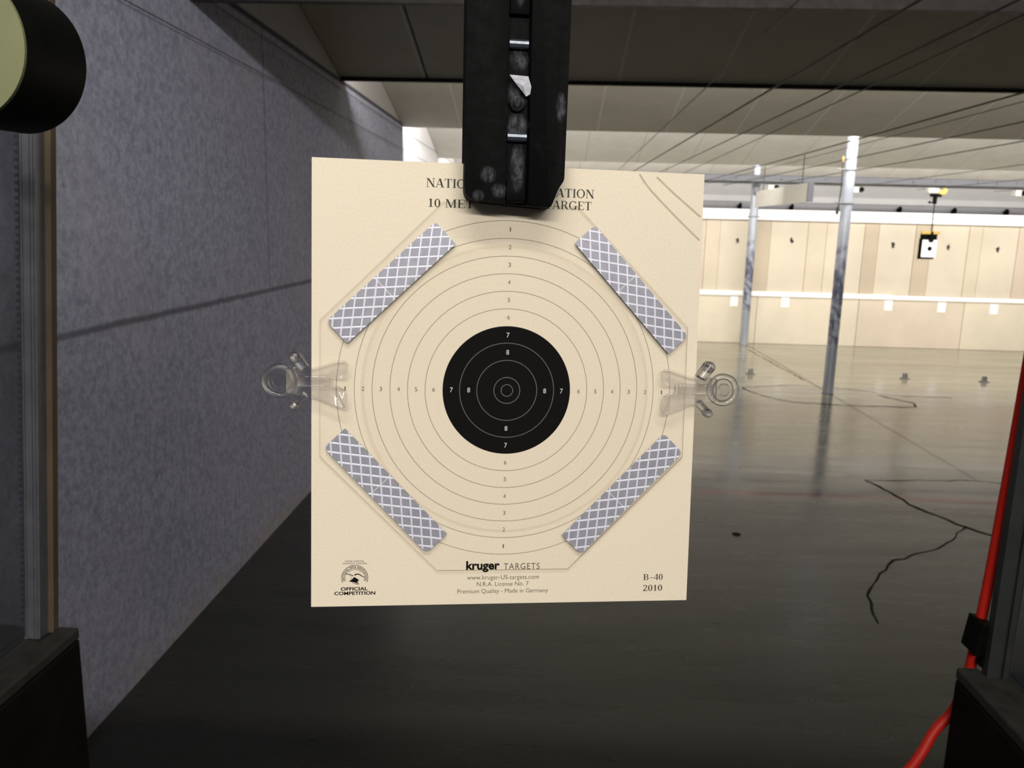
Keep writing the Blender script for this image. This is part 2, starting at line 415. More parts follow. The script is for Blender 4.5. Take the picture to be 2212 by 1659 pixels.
# lettering ------------------------------------------------------------
def text_polys(s, bold=0., spacing=1.):
    cu = bpy.data.curves.new('lettering', 'FONT'); cu.body = s; cu.offset = bold; cu.space_character = spacing
    cu.resolution_u = 4; cu.fill_mode = 'FRONT'
    o = bpy.data.objects.new('lettering', cu); COL.objects.link(o)
    dg = bpy.context.evaluated_depsgraph_get(); dg.update()
    me = bpy.data.meshes.new_from_object(o.evaluated_get(dg))
    vs = [tuple(v.co) for v in me.vertices]; fs = [tuple(p.vertices) for p in me.polygons]
    bpy.data.objects.remove(o); bpy.data.curves.remove(cu); bpy.data.meshes.remove(me)
    return vs, fs
def put_text(bm, s, x0, x1, yb, hgt, z, mi, bold=0., spacing=1., fn=None, slant=0.):
    """fit the string between x0 and x1, capital height hgt on baseline yb"""
    vs, fs = text_polys(s, bold, spacing)
    if not vs: return
    a = min(v[0] for v in vs); b = max(v[0] for v in vs)
    capv, _ = text_polys('H', bold); ch = max(v[1] for v in capv)
    vv = []
    for v in vs:
        X = x0+(v[0]-a)/(b-a)*(x1-x0); Y = yb+v[1]/ch*hgt
        X += slant*(Y-yb)
        vv.append(bm.verts.new(fn(X, Y, z) if fn else (X, Y, z)))
    for f in fs:
        try: bm.faces.new([vv[i] for i in f]).material_index = mi
        except ValueError: pass
# serif capitals drawn from strokes on a unit cap height: (polygons, advance)
def _bar(x0, y0, x1, y1): return [(x0, y0), (x1, y0), (x1, y1), (x0, y1)]
TK, TN = .17, .065
def _stem(x, w_=TK): return [_bar(x, 0, x+w_, 1), _bar(x-.08, 0, x+w_+.08, .05), _bar(x-.08, .95, x+w_+.08, 1)]
def _diag(x0, y0, x1, y1, wd): return [(x0, y0), (x0+wd, y0), (x1+wd, y1), (x1, y1)]
def _arc(cx, cy, rx, ry, a0, a1, tk, tn, n=14):
    out = []
    for i in range(n):
        q = []
        for t in (i/n, (i+1)/n):
            a = R_(a0+(a1-a0)*t); wd = tn+(tk-tn)*abs(math.cos(a))
            q.append(((cx+rx*math.cos(a), cy+ry*math.sin(a)), (cx+(rx-wd)*math.cos(a), cy+(ry-min(wd, .09))*math.sin(a))))
        out.append([q[0][0], q[1][0], q[1][1], q[0][1]])
    return out
SER = {
 'N': ([_bar(.12, 0, .18, 1), _bar(.02, 0, .3, .05), _bar(0, .95, .2, 1), _diag(.70, 0, .08, 1, .2), _bar(.74, 0, .80, 1), _bar(.62, .95, .92, 1)], .98),
 'A': ([_diag(.04, 0, .38, 1, .06), _diag(.62, 0, .34, 1, .19), _bar(.18, .3, .62, .36), _bar(-.04, 0, .2, .05), _bar(.54, 0, .9, .05)], .92),
 'T': ([_bar(.30, 0, .47, 1), _bar(.2, 0, .57, .05), _bar(0, .94, .77, 1), _bar(0, .74, .05, .95), _bar(.72, .74, .77, .95)], .84),
 'I': (_stem(.1), .42),
 'O': (_arc(.46, .5, .45, .52, 0, 360, TK, TN, 24), .98),
 'C': (_arc(.46, .5, .45, .52, 45, 318, TK, TN, 20) + [_bar(.76, .68, .82, 1)], .9),
 'M': ([_bar(.1, 0, .16, 1), _bar(0, 0, .28, .05), _bar(0, .95, .2, 1), _diag(.47, 0, .1, 1, .18), _diag(.5, 0, .83, 1, .07), _bar(.83, 0, 1.0, 1), _bar(.74, 0, 1.1, .05), _bar(.9, .95, 1.1, 1)], 1.16),
 'E': (_stem(.1) + [_bar(.1, .94, .70, 1), _bar(.1, 0, .74, .06), _bar(.2, .48, .52, .54), _bar(.65, .76, .7, 1), _bar(.69, 0, .74, .25), _bar(.48, .4, .53, .62)], .82),
 'R': (_stem(.1) + [_bar(.1, .94, .45, 1), _bar(.1, .46, .45, .52)] + _arc(.44, .73, .29, .27, -90, 90, TK, TN, 10) + [_diag(.66, 0, .36, .5, .2), _bar(.7, 0, .94, .05)], .94),
 'G': (_arc(.46, .5, .45, .52, 45, 345, TK, TN, 20) + [_bar(.76, .68, .82, 1), _bar(.70, .02, .86, .42), _bar(.58, .38, .96, .43)], 1.0),
 'B': (_stem(.1) + [_bar(.1, .94, .45, 1), _bar(.1, .48, .45, .54), _bar(.1, 0, .47, .06)] + _arc(.44, .74, .27, .26, -90, 90, TK, TN, 10) + _arc(.46, .26, .3, .27, -90, 90, TK, TN, 10), .86),
 '1': ([_bar(.2, 0, .36, 1), _bar(.08, 0, .48, .05), _diag(.08, .82, .24, 1, .1)], .6),
 '0': (_arc(.3, .5, .29, .52, 0, 360, TK, TN, 22), .66),
 '2': (_arc(.28, .72, .27, .29, -20, 170, TK, TN, 10) + [_diag(.02, .05, .36, .6, .14), _bar(.02, 0, .58, .12), _bar(.53, 0, .58, .25)], .66),
 '4': ([_bar(.36, 0, .51, 1), _diag(0, .3, .36, 1, .06), _bar(0, .24, .62, .32)], .66),
 '-': ([_bar(.05, .34, .62, .42)], .68), ' ': ([], .4)}
def put_serif(bm, s, x0, x1, yb, hgt, z, mi):
    tot = sum(SER[ch][1] for ch in s); sx = (x1-x0)/tot; x = x0
    for ch in s:
        ps, adv = SER[ch]
        for p in ps: flat(bm, [(x+q[0]*sx, yb+q[1]*hgt) for q in p], z + 1e-6*random.random(), mi)
        x += adv*sx

# ---------------------------------------------------------------- the setting
XL, XR, YB, YF = -1.30, 8.3, -4.6, 12.6
bm = NB(); box(bm, (XL-.2, YB-.2, -.12), (XR+.2, YF+.2, 0))
def crack(pts, wd):
    p2 = []
    for a, b in zip(pts, pts[1:]):
        n = max(2, int((Vector(b)-Vector(a)).length/.06))
        for i in range(n):
            t = i/n; p2.append((a[0]+(b[0]-a[0])*t+random.uniform(-.012, .012), a[1]+(b[1]-a[1])*t+random.uniform(-.012, .012)))
    p2.append(pts[-1])
    ribbon(bm, p2, [wd*random.uniform(.5, 1.3) for _ in p2], .0015, 1)
crack([(2.03, 4.95), (2.10, 4.72), (2.12, 4.45), (2.26, 4.16), (2.42, 3.92)], .020)
crack([(2.26, 4.16), (1.95, 3.83), (1.68, 3.67), (1.52, 3.45), (1.40, 3.26), (1.35, 3.02)], .010)
crack([(2.03, 4.95), (2.75, 5.03), (3.05, 4.96)], .008)
crack([(1.95, 7.93), (2.05, 7.55), (2.25, 7.30), (2.70, 7.22), (3.35, 7.25), (3.4, 7.45), (3.2, 7.75)], .018)
crack([(1.95, 7.93), (2.5, 8.15), (3.0, 8.05), (3.4, 7.75), (3.9, 7.75)], .012)
crack([(2.66, 10.6), (2.72, 8.45)], .012)
ball(bm, (1.0, 3.93, .002), .022, 1, (1, 1, .12))
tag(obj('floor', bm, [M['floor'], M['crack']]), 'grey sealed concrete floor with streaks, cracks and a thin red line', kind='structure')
bm = NB(); box(bm, (XL-.2, YB, 0), (XL, YF, 3.2))
tag(obj('wall_left', bm, M['wall']), 'blue-grey cast concrete side wall', kind='structure')
bm = NB(); box(bm, (XR, YB, 0), (XR+.2, YF, 3.2))
tag(obj('wall_right', bm, M['wall']), kind='structure')
bm = NB(); box(bm, (XL-.2, YB-.2, 0), (XR+.2, YB, 3.2))
tag(obj('wall_rear', bm, M['rear']), kind='structure')
bm = NB(); box(bm, (XL, 11.29, 0), (XR, 11.39, 1.81))
tag(obj('wall_far', bm, M['cream_wall']), 'cream timber backstop wall', kind='structure')
bm = NB(); box(bm, (XL, 12.4, 0), (XR, YF, 3.2))
tag(obj('wall_back', bm, M['dark_steel']), kind='structure')
bm = NB(); box(bm, (XL-.2, YB-.2, 3.2), (XR+.2, YF+.2, 3.3))
tag(obj('ceiling', bm, M['dark_ceiling']), kind='structure')
bm = NB()
box(bm, (XL, 11.235, 1.672), (XR, 11.29, 1.742), bev=.006); box(bm, (XL, 11.225, 1.746), (XR, 11.29, 1.812), bev=.006)
tag(obj('trim_1', bm, M['white_trim']), 'white double fascia along the top of the backstop boards', kind='structure')
bm = NB()
for a, b in ((XL, 4.70), (4.70, XR)):
    box(bm, (a+.004, 11.235, .652), (b-.004, 11.29, .716 + (0 if a < 0 else -.006)), bev=.006)
tag(obj('trim_2', bm, M['white_trim']), 'white rail across the middle of the backstop boards', kind='structure')

# unseen counters added below the frame to shade the near floor
for i, (a, b) in enumerate(((XL+.01, -.67), (-.56, .496), (.606, 1.9))):
    bm = NB(); box(bm, (a, .08, .925), (b, .62, .965), bev=.004); box(bm, (a, .55, .70), (b, .58, .925))
    tag(obj('trim_%d' % (i+3), bm, M['dark_board']), kind='structure')
# sloping baffles under the ceiling
SL = .25
def baffle(name_lbl, Y, Z, back, mat, gaps=(), edge=None, SL=SL, xs=(XL+.004, XR-.004)):
    bm = NB(); cuts = [xs[0]] + [g for gp in gaps for g in (gp-.006, gp+.006)] + [xs[1]]
    for a, b in zip(cuts[::2], cuts[1::2]):
        for x0, x1 in ((a, b),):
            q = [bm.verts.new((x, yy, Z+SL*(Y-yy)+dz)) for x in (x0, x1) for yy in (Y, Y-back) for dz in (0, .045)]
            for f in ((0, 1, 3, 2), (4, 5, 7, 6), (0, 1, 5, 4), (2, 3, 7, 6), (0, 2, 6, 4), (1, 3, 7, 5)):
                bm.faces.new([q[i] for i in f])
    for g in gaps:  # unseen cover strip added over each gap to block light from above
        q = [bm.verts.new((x, yy, Z+SL*(Y-yy)+dz)) for x in (g-.03, g+.03) for yy in (Y, Y-back) for dz in (.0455, .06)]
        for f in ((0, 1, 3, 2), (4, 5, 7, 6), (0, 1, 5, 4), (2, 3, 7, 6), (0, 2, 6, 4), (1, 3, 7, 5)): bm.faces.new([q[i] for i in f])
    o = tag(obj('ceiling_baffle', bm, mat), name_lbl, 'ceiling baffle', 'sloping ceiling baffles')
    if edge:
        bm = NB(); box(bm, (xs[0], Y-.03, Z-.028), (xs[1], Y+.012, Z+.05))
        obj('edge_strip', bm, edge, o)
    return o
baffle('dim baffle nearest overhead, only its brown lower edge at the top of the view', 3.05, 2.29, 2.6, M['baffle'], edge=M['edge'])
b1 = baffle('dark brownish sloping baffle with a black slit, spanning the top of the view', 5.18, 2.37, 2.2, M['baffle'], gaps=(-.765,))
bm = NB(); box(bm, (XL+.004, 5.16, 2.352), (XR-.004, 5.185, 2.415)); obj('edge_strip', bm, M['edge'], b1)
baffle('grey-tan sloping baffle, second of the lit ones, ending behind the black clamp', 7.32, 2.33, 2.0, M['baffle'])
baffle('pale grey sloping baffle that the near steel pole runs up to', 9.65, 2.258, 1.9, M['baffle_grey'])
baffle('narrow white baffle just above the grey crossbeam', 11.5, 2.272, 1.1, M['baffle_white'], SL=.37)

# bullet trap above the backstop
bm = NB()
q = [bm.verts.new(p) for p in ((XL+.01, 11.93, 2.36), (XR-.01, 11.93, 2.36), (XR-.01, 12.16, 1.945), (XL+.01, 12.16, 1.945),
                               (XL+.01, 11.95, 2.36), (XR-.01, 11.95, 2.36), (XR-.01, 12.18, 1.955), (XL+.01, 12.18, 1.955))]
for f in ((0, 1, 2, 3), (4, 5, 6, 7), (0, 1, 5, 4), (1, 2, 6, 5), (2, 3, 7, 6), (3, 0, 4, 7)): bm.faces.new([q[i] for i in f])
tag(obj('deflector_plate', bm, M['deflector']), 'pale grey slanted steel deflector above the white backstop fascia', 'deflector')
bm = NB(); box(bm, (XL+.01, 12.18, 1.55), (XR-.01, 12.25, 1.950))
tag(obj('trap_sill', bm, M['dark_steel']), 'dark grey steel sill strip between the deflector and the white fascia', 'steel strip')
bm = NB()
box(bm, (XL+.02, 10.80, 2.150), (XR-.02, 10.812, 2.225)); box(bm, (XL+.02, 10.80, 2.222), (XR-.02, 10.86, 2.230)); box(bm, (XL+.02, 10.80, 2.146), (XR-.02, 10.86, 2.154))
for i in range(24):
    xx = 1.6 + i*.27 + random.uniform(-.05, .05); cyl(bm, (xx, 10.800, 2.19+random.uniform(-.02, .02)), (xx, 10.793, 2.19), .008, seg=8)
bm.normal_update()
tag(obj('steel_beam', bm, M['beam']), 'grey riveted steel crossbeam running over the backstop below the white baffle', 'steel beam')

# backstop boards
UB = [(2.08, 2.13, 'board_pink'), (2.133, 2.325, 'board_mid'), (2.325, 2.805, 'board_light'), (2.807, 3.004, 'board_tan'), (3.004, 3.495, 'board_light'),
      (3.497, 3.746, 'board_mid'), (3.748, 4.246, 'board_light'), (4.248, 4.436, 'board_tan'), (4.438, 4.922, 'board_light'), (4.924, 5.134, 'board_tan'),
      (5.136, 5.622, 'board_light'), (5.624, 5.798, 'board_mid'), (5.80, 6.271, 'board_light'), (6.273, 6.49, 'board_pink'), (6.492, 6.97, 'board_light')]
HX = {2: (2.563, 1.397), 4: (3.285, 1.409), 8: (4.644, 1.388), 10: (5.365, 1.376), 12: (6.021, 1.368)}
UL = ['sliver of upper backstop board just beside the target paper edge', 'narrow pale upper board at the left, first beside the paper',
      'wide cream upper board left of the far pole, with a bullet hole', 'narrow tan upper board just right of the far pole',
      'wide cream upper board between the two poles, with a bullet hole', 'narrow pale upper board left of the near pole',
      'wide cream upper board partly behind the near pole', 'narrow tan upper board next right of the near pole',
      'wide cream upper board left of the hanging target, with a bullet hole', 'narrow tan upper board directly behind the small hanging target',
      'wide cream upper board right of the hanging target, with a bullet hole', 'narrow pale upper board, second strip right of the hanging target',
      'wide cream upper board furthest right that has a bullet hole', 'narrow pinkish upper board at the right picture edge',
      'wide cream upper board at the far right end of the backstop']
for i, (a, b, mn) in enumerate(UB):
    bm = NB(); th = .012 if (b-a) > .3 else .016
    box(bm, (a+.0015, 11.29-th, .716), (b-.0015, 11.2885, 1.672), bev=.002)
    o = tag(obj('backstop_board', bm, M[mn]), UL[i], 'backstop board', 'upper backstop boards')
    if i in HX:
        hx, hz = HX[i]; bm = NB(); pts = []
        for j in range(14):
            r = random.uniform(.016, .05) if j % 3 else random.uniform(.03, .06)
            pts.append((hx+r*.62*math.cos(2*math.pi*j/14), hz+r*math.sin(2*math.pi*j/14)))
        cc = bm.verts.new((hx, 11.29-th-.003, hz)); pv = [bm.verts.new((p[0], 11.29-th-.0015, p[1])) for p in pts]
        for j in range(14): bm.faces.new((cc, pv[j], pv[(j+1) % 14]))
        obj('bullet_hole', bm, M['hole'], o)
LB = [(1.50, 2.888, 'board_low', 'lower backstop board at the left, behind the foot of the far pole'),
      (2.891, 4.258, 'board_low', 'pale lower backstop board behind the near pole'),
      (4.262, 5.668, 'board_lowpink', 'pinkish lower backstop board below the small hanging target'),
      (5.672, 7.05, 'board_low', 'pale lower backstop board at the right picture edge')]
for a, b, mn, lb in LB:
    bm = NB(); box(bm, (a+.0015, 11.255, .002), (b-.0015, 11.2885, .652), bev=.002)
    tag(obj('backstop_board', bm, M[mn]), lb, 'backstop board', 'lower backstop boards')
for xx, zz, lb in ((2.576, .572, 'small white card under the rail left of the far pole'), (3.266, .579, 'small white card under the rail between the two poles'),
                   (4.655, .574, 'small white card under the rail, first right of the near pole'), (5.367, .570, 'small white card under the rail, second from the right edge'),
                   (6.063, .564, 'small white card under the rail nearest the right edge')):
    bm = NB(); box(bm, (xx-.052, 11.250, zz-.067), (xx+.052, 11.2548, zz+.067))
    tag(obj('lane_card', bm, M['card_white']), lb, 'card', 'lane cards on the backstop')

# steel poles
def pole(x, y, top, r, label, clamps=()):
    t = thing('steel_pole', label, 'pole', (x, y, 0), 'steel roof poles')
    bm = NB(); cyl(bm, (0, 0, .006), (0, 0, top), r, seg=32); obj('shaft', bm, M['pole'], t, 40)
    bm = NB(); cyl(bm, (0, 0, 0), (0, 0, .008), r*1.05, seg=32); obj('base_collar', bm, M['dark_steel'], t, 40)
    for zc in clamps:
        bm = NB(); cyl(bm, (0, 0, zc-.008), (0, 0, zc+.008), r+.006, seg=32)
        box(bm, (r+.002, -.012, zc-.008), (r+.03, .012, zc+.008)); box(bm, (-r-.022, -.012, zc-.008), (-r-.002, .012, zc+.008))
        obj('clamp_band', bm, M['dark_steel'], t, 40)
    return t
pole(2.70, 11.06, 2.375, .055, 'far grey steel pole with spiral stains, standing close to the backstop', (1.71,))
pole(2.735, 7.77, 2.705, .050, 'near grey steel pole with blue-black stains, standing mid range')
bm = NB(); box(bm, (-.035, -.02, -.06), (.035, .02, .07), bev=.004)
# side plate running along the range between the poles
t = thing('steel_plate', 'long beige steel plate hung beside the far pole under the crossbeam', 'steel plate', (2.69, 9.83, 1.93))
bm2 = NB(); box(bm2, (-.006, -1.09, -.10), (.006, 1.14, .10)); obj('sheet', bm2, M['plate'], t)
bm2 = NB(); box(bm2, (-.03, -1.115, -.10), (.03, -1.09, .10)); obj('end_flange', bm2, M['beam'], t)
obj('mount_block', bm, M['beam'], t, loc=(.0, 1.152, .12))
for yy in (-.8, .8):
    bm2 = NB(); cyl(bm2, (0, yy, .10), (0, yy, .395-(.25*(yy+.8))*0), .005, seg=8); obj('hanger_rod', bm2, M['cable'], t)

# rod lashed to the near pole
bm = NB(); tube(bm, [(2.648, 7.72, 2.155), (2.655, 7.72, 1.90), (2.64, 7.72, 1.71)], .006); box(bm, (2.628, 7.71, 1.685), (2.65, 7.73, 1.75))
t = tag(obj('thin_rod', bm, M['cable']), 'thin dark rod with a yellow tip strapped to the near pole', 'rod')
bm = NB(); cyl(bm, (2.648, 7.72, 2.155), (2.648, 7.72, 2.20), .008, seg=10); obj('tip', bm, M['yellow'], t)
for zz, lb in ((2.085, 'upper black strap around the near pole'), (1.788, 'lower black strap around the near pole')):
    bm = NB()
    rr = [(2.735+0.0568*math.cos(2*math.pi*j/24), 7.77+.0568*math.sin(2*math.pi*j/24), zz) for j in range(25)]
    tube(bm, rr, .0045, caps=False); tube(bm, [(2.70, 7.72, zz), (2.655, 7.705, zz), (2.60, 7.71, zz+.005)], .0045)
    tag(obj('cable_tie', bm, M['dark_steel']), lb, 'strap', 'straps on the near pole')

# carrier cables running down range
CZ = 2.10
def cable(xa, xb, z, y0, y1, r, label):
    """wire from (xa at the firing line) to (xb at the backstop)"""
    bm = NB(); n = 12
    tube(bm, [(xa+(xb-xa)*(y0+(y1-y0)*i/n)/11., y0+(y1-y0)*i/n, z-.010*math.sin(math.pi*i/n)) for i in range(n+1)], r, 6)
    return tag(obj('carrier_cable', bm, M['cable'], None, 60), label, 'cable', 'carrier cables')
YE = 11.0
for xa, xb, z, y1, r, lb in (
    (-1.283, -1.283, 2.305, 11.3, .002, 'dark wire high along the concrete side wall, close under the baffles'),
    (-1.283, -1.283, 2.145, 11.3, .0018, 'thin dark wire lower along the concrete side wall'),
    (-.02, -.02, 2.12, YE, .003, 'thin wire directly above the black target clamp'),
    (.60, .715, CZ, YE, .0020, 'faint wire, first to the right of the black clamp'),
    (.945, .835, CZ, YE, .0042, 'thick dark wire, heaviest of those right of the black clamp'),
    (1.18, 1.125, CZ, YE, .0032, 'dark wire, left of the close pair in the middle of the ceiling'),
    (1.21, 1.43, CZ, YE, .0024, 'thin wire, right of the close pair in the middle of the ceiling'),
    (1.97, 1.84, CZ, YE, .0040, 'dark wire passing just left of the top of the near pole'),
    (2.08, 2.00, CZ, YE, .0020, 'faint wire next right of the one left of the near pole'),
    (2.50, 2.26, CZ, YE, .0034, 'dark wire passing across the front of the near pole near its top'),
    (3.00, 2.75, CZ, 10.75, .0036, 'dark wire crossing the near pole at the upper black strap'),
    (3.76, 3.80, CZ, YE, .0030, 'thin wire right of the near pole, below the one at the strap'),
    (4.75, 4.75, CZ, YE, .0030, 'wire that the small far hanging target rides on'),
    (5.73, 5.73, CZ, YE, .0030, 'wire at the far right running low over the lanes')):
    cable(xa, xb, z, .42 if abs(xa+.02) < .01 else YB+.3 if xa < 1 else .3, y1, r, lb)

# trolleys on the far cables
def trolley(x, y, label, s=1., flip=1):
    t = thing('cable_trolley', label, 'trolley', (x, y, CZ-.008), 'cable trolleys over the far lanes')
    bm = NB(); box(bm, (-.055*s, -.05*s, -.075*s), (.02*s, .05*s, -.002), bev=.006); obj('housing', bm, M['grey_box'], t)
    bm = NB(); cyl(bm, (.045*s, -.055*s, -.035*s), (.045*s, .03*s, -.035*s), .032*s, seg=18); obj('wheel', bm, M['black'], t)
    return t
trolley(2.76, 10.5, 'small grey trolley with a black wheel, above the beige plate by the far pole')
trolley(3.797, 10.5, 'small trolley with a black wheel, half hidden just right of the near pole')
trolley(5.73, 10.45, 'small grey trolley with a black wheel at the right picture edge')
# pulley brackets on the trap sill
BL = ['dark pulley bracket on the sill left of the far pole', 'dark pulley bracket on the sill below the beige plate', 'dark pulley bracket on the sill left of the hanging target rod',
      'dark pulley bracket on the sill just right of the hanging target rod', 'dark pulley bracket on the sill nearest the right edge']
for xx, lb in zip((2.76, 3.50, 5.03, 5.80, 6.53), BL):
    t = thing('pulley_bracket', lb, 'pulley bracket', (xx, 12.18, 1.836), 'pulley brackets over the backstop')
    bm = NB(); box(bm, (-.04, -.02, -.05), (.04, 0, .03), bev=.004); box(bm, (-.10, -.025, -.02), (-.03, -.005, 0)); obj('base_plate', bm, M['dark_steel'], t)
    bm = NB(); cyl(bm, (-.012, -.05, .045), (.012, -.05, .045), .042, seg=18); cyl(bm, (-.035, -.05, .03), (-.02, -.05, .03), .03, seg=14); obj('wheel', bm, M['black'], t)
    bm = NB(); box(bm, (.016, -.07, -.03), (.022, 0, .08)); obj('cheek', bm, M['alu'], t)

# small hanging target near the backstop
tx, ty = 4.755, 10.42
t = thing('hanging_carrier', 'far target carrier on a dark rod with a yellow bar, hanging before the backstop', 'target carrier', (tx, ty, CZ))
bm = NB(); box(bm, (-.135, -.05, -.075), (.0, .05, -.008), bev=.014); obj('housing', bm, M['grey_box'], t)
bm = NB(); box(bm, (.0, -.055, -.085), (.075, .02, -.030), bev=.006); cyl(bm, (.06, -.06, -.035), (.06, -.02, -.035), .026, seg=14); obj('guide', bm, M['yellow'], t)
bm = NB(); box(bm, (-.085, -.03, -.112), (.042, .03, -.075), bev=.01); box(bm, (-.046, -.02, -.196), (-.008, .02, -.105), bev=.003); box(bm, (-.10, -.012, -.184), (-.03, .012, -.172)); ball(bm, (-.085, 0, -.178), .016); obj('swivel', bm, M['black'], t)
bm = NB(); tube(bm, [(-.026, 0, -.18), (-.024, 0, -.36), (-.022, 0, -.54)], .0075, 10); obj('rod', bm, M['cable'], t, 50)
bm = NB(); box(bm, (-.142, -.02, -.563), (.076, .02, -.526), bev=.003); obj('bar', bm, M['yellow'], t)
bm = NB()
box(bm, (-.142, 0, -.634), (.056, .02, -.563)); box(bm, (-.150, 0, -.850), (-.118, .02, -.62)); box(bm, (-.150, 0, -.868), (.041, .02, -.842))
obj('frame', bm, M['black'], t)
bm = NB(); box(bm, (-.048, -.028, -.658), (.006, 0, -.56), bev=.004); box(bm, (-.034, -.032, -.575), (-.010, -.02, -.530)); obj('clip', bm, M['black'], t)
bm = NB(); box(bm, (-.119, -.012, -.843), (.056, -.010, -.632))
ca = bm.verts.new((-.024, -.0125, -.739)); rg_ = [bm.verts.new((-.024+.029*math.cos(2*math.pi*j/24), -.0125, -.739+.029*math.sin(2*math.pi*j/24))) for j in range(24)]
for j in range(24): bm.faces.new((ca, rg_[j], rg_[(j+1) % 24])).material_index = 1
tag(obj('paper_target', bm, [M['card_white'], M['ink']], None, loc=(tx, ty, CZ)), 'small white paper with a black dot, held by the far carrier', 'paper target')

# small fittings on the floor
for xx, yy, lb in ((2.23, 8.73, 'small metal floor fitting nearest the far pole'), (3.88, 8.75, 'small metal floor fitting in the middle, below the hanging target'), (4.69, 8.70, 'small metal floor fitting furthest right')):
    bm = NB(); box(bm, (-.045, -.02, 0), (.045, .02, .012), bev=.003)
    for q in (-.022, .008): box(bm, (q, -.015, .01), (q+.016, .015, .06), bev=.003)
    tag(obj('floor_fitting', bm, M['dark_steel'], None, loc=(xx, yy, 0)), lb, 'floor fitting', 'metal fittings on the floor')

# ---------------------------------------------------------------- shooting booth
Y0p, Y1p = -.6, .905
def partition(side, label):
    xi = -.565 if side < 0 else .501
    t = thing('booth_divider', label, 'divider', (xi, Y1p, 0), 'booth dividers')
    s = side
    def X(a, b): return (min(s*a, s*b), max(s*a, s*b))
    def bx(name, x, y, z, mat, bev=0):
        x0, x1 = X(*x); bm = NB(); box(bm, (x0, y[0], z[0]), (x1, y[1], z[1]), bev=bev); return obj(name, bm, mat, t)
    L0, L1 = Y0p-Y1p, 0
    bx('lower_panel', (0, .10), (L0, L1), (0, .985), M['dark_board'], .004)
    bm = NB()
    for a, b, zt in ((0, .026, 1.0), (.030, .062, .994), (.078, .10, 1.0)):
        x0, x1 = X(a, b); box(bm, (x0, L0, .985), (x1, L1, zt), bev=.003)
    obj('top_cap', bm, M['dark_cap'], t)
    bx('channel', (.062, .078), (L0, L1-.002), (.985, .997), M['alu_dark'])
    return t, X
tl, Xl = partition(-1, 'dark booth divider on the left with a tall aluminium post')
# left post leans a little; build it with a shear about its foot
sh = Matrix(((1, 0, .079, 0), (0, 1, 0, 0), (0, 0, 1, 0), (0, 0, 0, 1)))
def leanbox(bm, a, b, bev=0):
    m = Matrix.Translation((-.04, 0, 1.0)) @ sh
    return box(bm, a, b, m=m, bev=bev)
bm = NB(); leanbox(bm, (-.0085, -.026, -.004), (.0065, .0, .98)); leanbox(bm, (-.002, -.0275, -.004), (.0, -.026, .98)); leanbox(bm, (.002, -.0275, -.004), (.004, -.026, .98)); leanbox(bm, (-.0125, -.0275, -.004), (-.0085, .0, .98))
post = obj('post', bm, M['alu'], tl)
bm = NB(); leanbox(bm, (.0065, -.010, -.004), (.0135, .0, .98)); obj('wood_edge', bm, M['brown_wood'], post)
bm = NB(); zz = .02
while zz < .97:
    leanbox(bm, (-.0155, -.0285, zz), (-.0125, -.026, zz+.004)); zz += .008
tag(obj('beading', bm, M['alu'], post), 'notched bead down the post edge')
bm = NB(); leanbox(bm, (-.012, Y0p-Y1p, .0), (-.010, -.028, .98)); obj('screen', bm, M['screen'], tl)
tr_, Xr = partition(1, 'dark booth divider on the right with an orange cord beside its post')
bm = NB(); box(bm, (.030, -.012, .99), (.0475, .0, 1.95)); box(bm, (.046, -.016, .99), (.0485, .0, 1.95)); box(bm, (.0475, -.012, .99), (.056, .0, 1.95))
obj('post', bm, M['alu_dark'], tr_)
bm = NB(); box(bm, (.055, Y0p-Y1p, .997), (.057, -.012, 1.95)); obj('screen', bm, M['screen'], tr_)

# orange cord
bm = NB()
pts = [(.560, .925, 1.95), (.549, .925, 1.55), (.543, .925, 1.30), (.537, .925, 1.12), (.530, .925, 1.00), (.524, .925, .955), (.515, .925, .928), (.494, .920, .903), (.466, .905, .866), (.40, .89, .78), (.27, .90, .50), (.12, 1.0, .15), (.05, 1.1, .012), (-.1, 1.3, .008)]
tube(bm, spline(pts, 10), .0062, 12)
tag(obj('power_cord', bm, M['red_cord'], None, 60), 'orange-red cord running down the right booth post and across to the floor', 'cord')
bm = NB(); m_ = Matrix.Translation((.5285, .912, 1.035)) @ Matrix.Rotation(R_(7), 4, 'Y')
box(bm, (-.008, -.010, -.020), (.008, .022, .020), m=m_, bev=.001); box(bm, (.004, -.010, -.034), (.014, .004, .012), m=m_, bev=.001); box(bm, (.008, -.008, .004), (.016, .004, .014), m=m_)
tag(obj('cord_clip', bm, M['black']), 'black clip holding the orange cord to the right booth post', 'clip')
# coil of shiny wire resting on the right partition
bm = NB(); n = 5*24
tube(bm, [(.588+.016*math.cos(2*math.pi*i/24), .80+.016*i/24, 1.0145+.0155*math.sin(2*math.pi*i/24)) for i in range(n)], .0011, 6)
tag(obj('wire_coil', bm, M['alu'], None, 60), 'small coil of shiny wire lying on the right booth divider', 'wire coil')

# round black drum at the upper left
t = thing('round_lamp', 'round black drum with a dull cream face, upper left in front of the post', 'lamp', (-.434, .60, 1.62))
Rd = .0555
bm = NB(); cyl(bm, (0, .004, .0), (.004, .077, .0), Rd, Rd*.985, seg=64)
bmesh.ops.bevel(bm, geom=[e for e in bm.edges if len(e.link_faces) == 2 and e.calc_face_angle() > 1], offset=.0015, segments=2, affect='EDGES')
obj('drum', bm, M['black'], t, 40)
bm = NB(); cyl(bm, (0, 0, 0), (0, .006, 0), Rd*.985, seg=64); obj('face', bm, M['cream_face'], t, 40)
bm = NB(); cyl(bm, (-.05, .05, 0), (-.1305, .05, 0), .010, seg=16); obj('bracket_arm', bm, M['black'], t, 40)

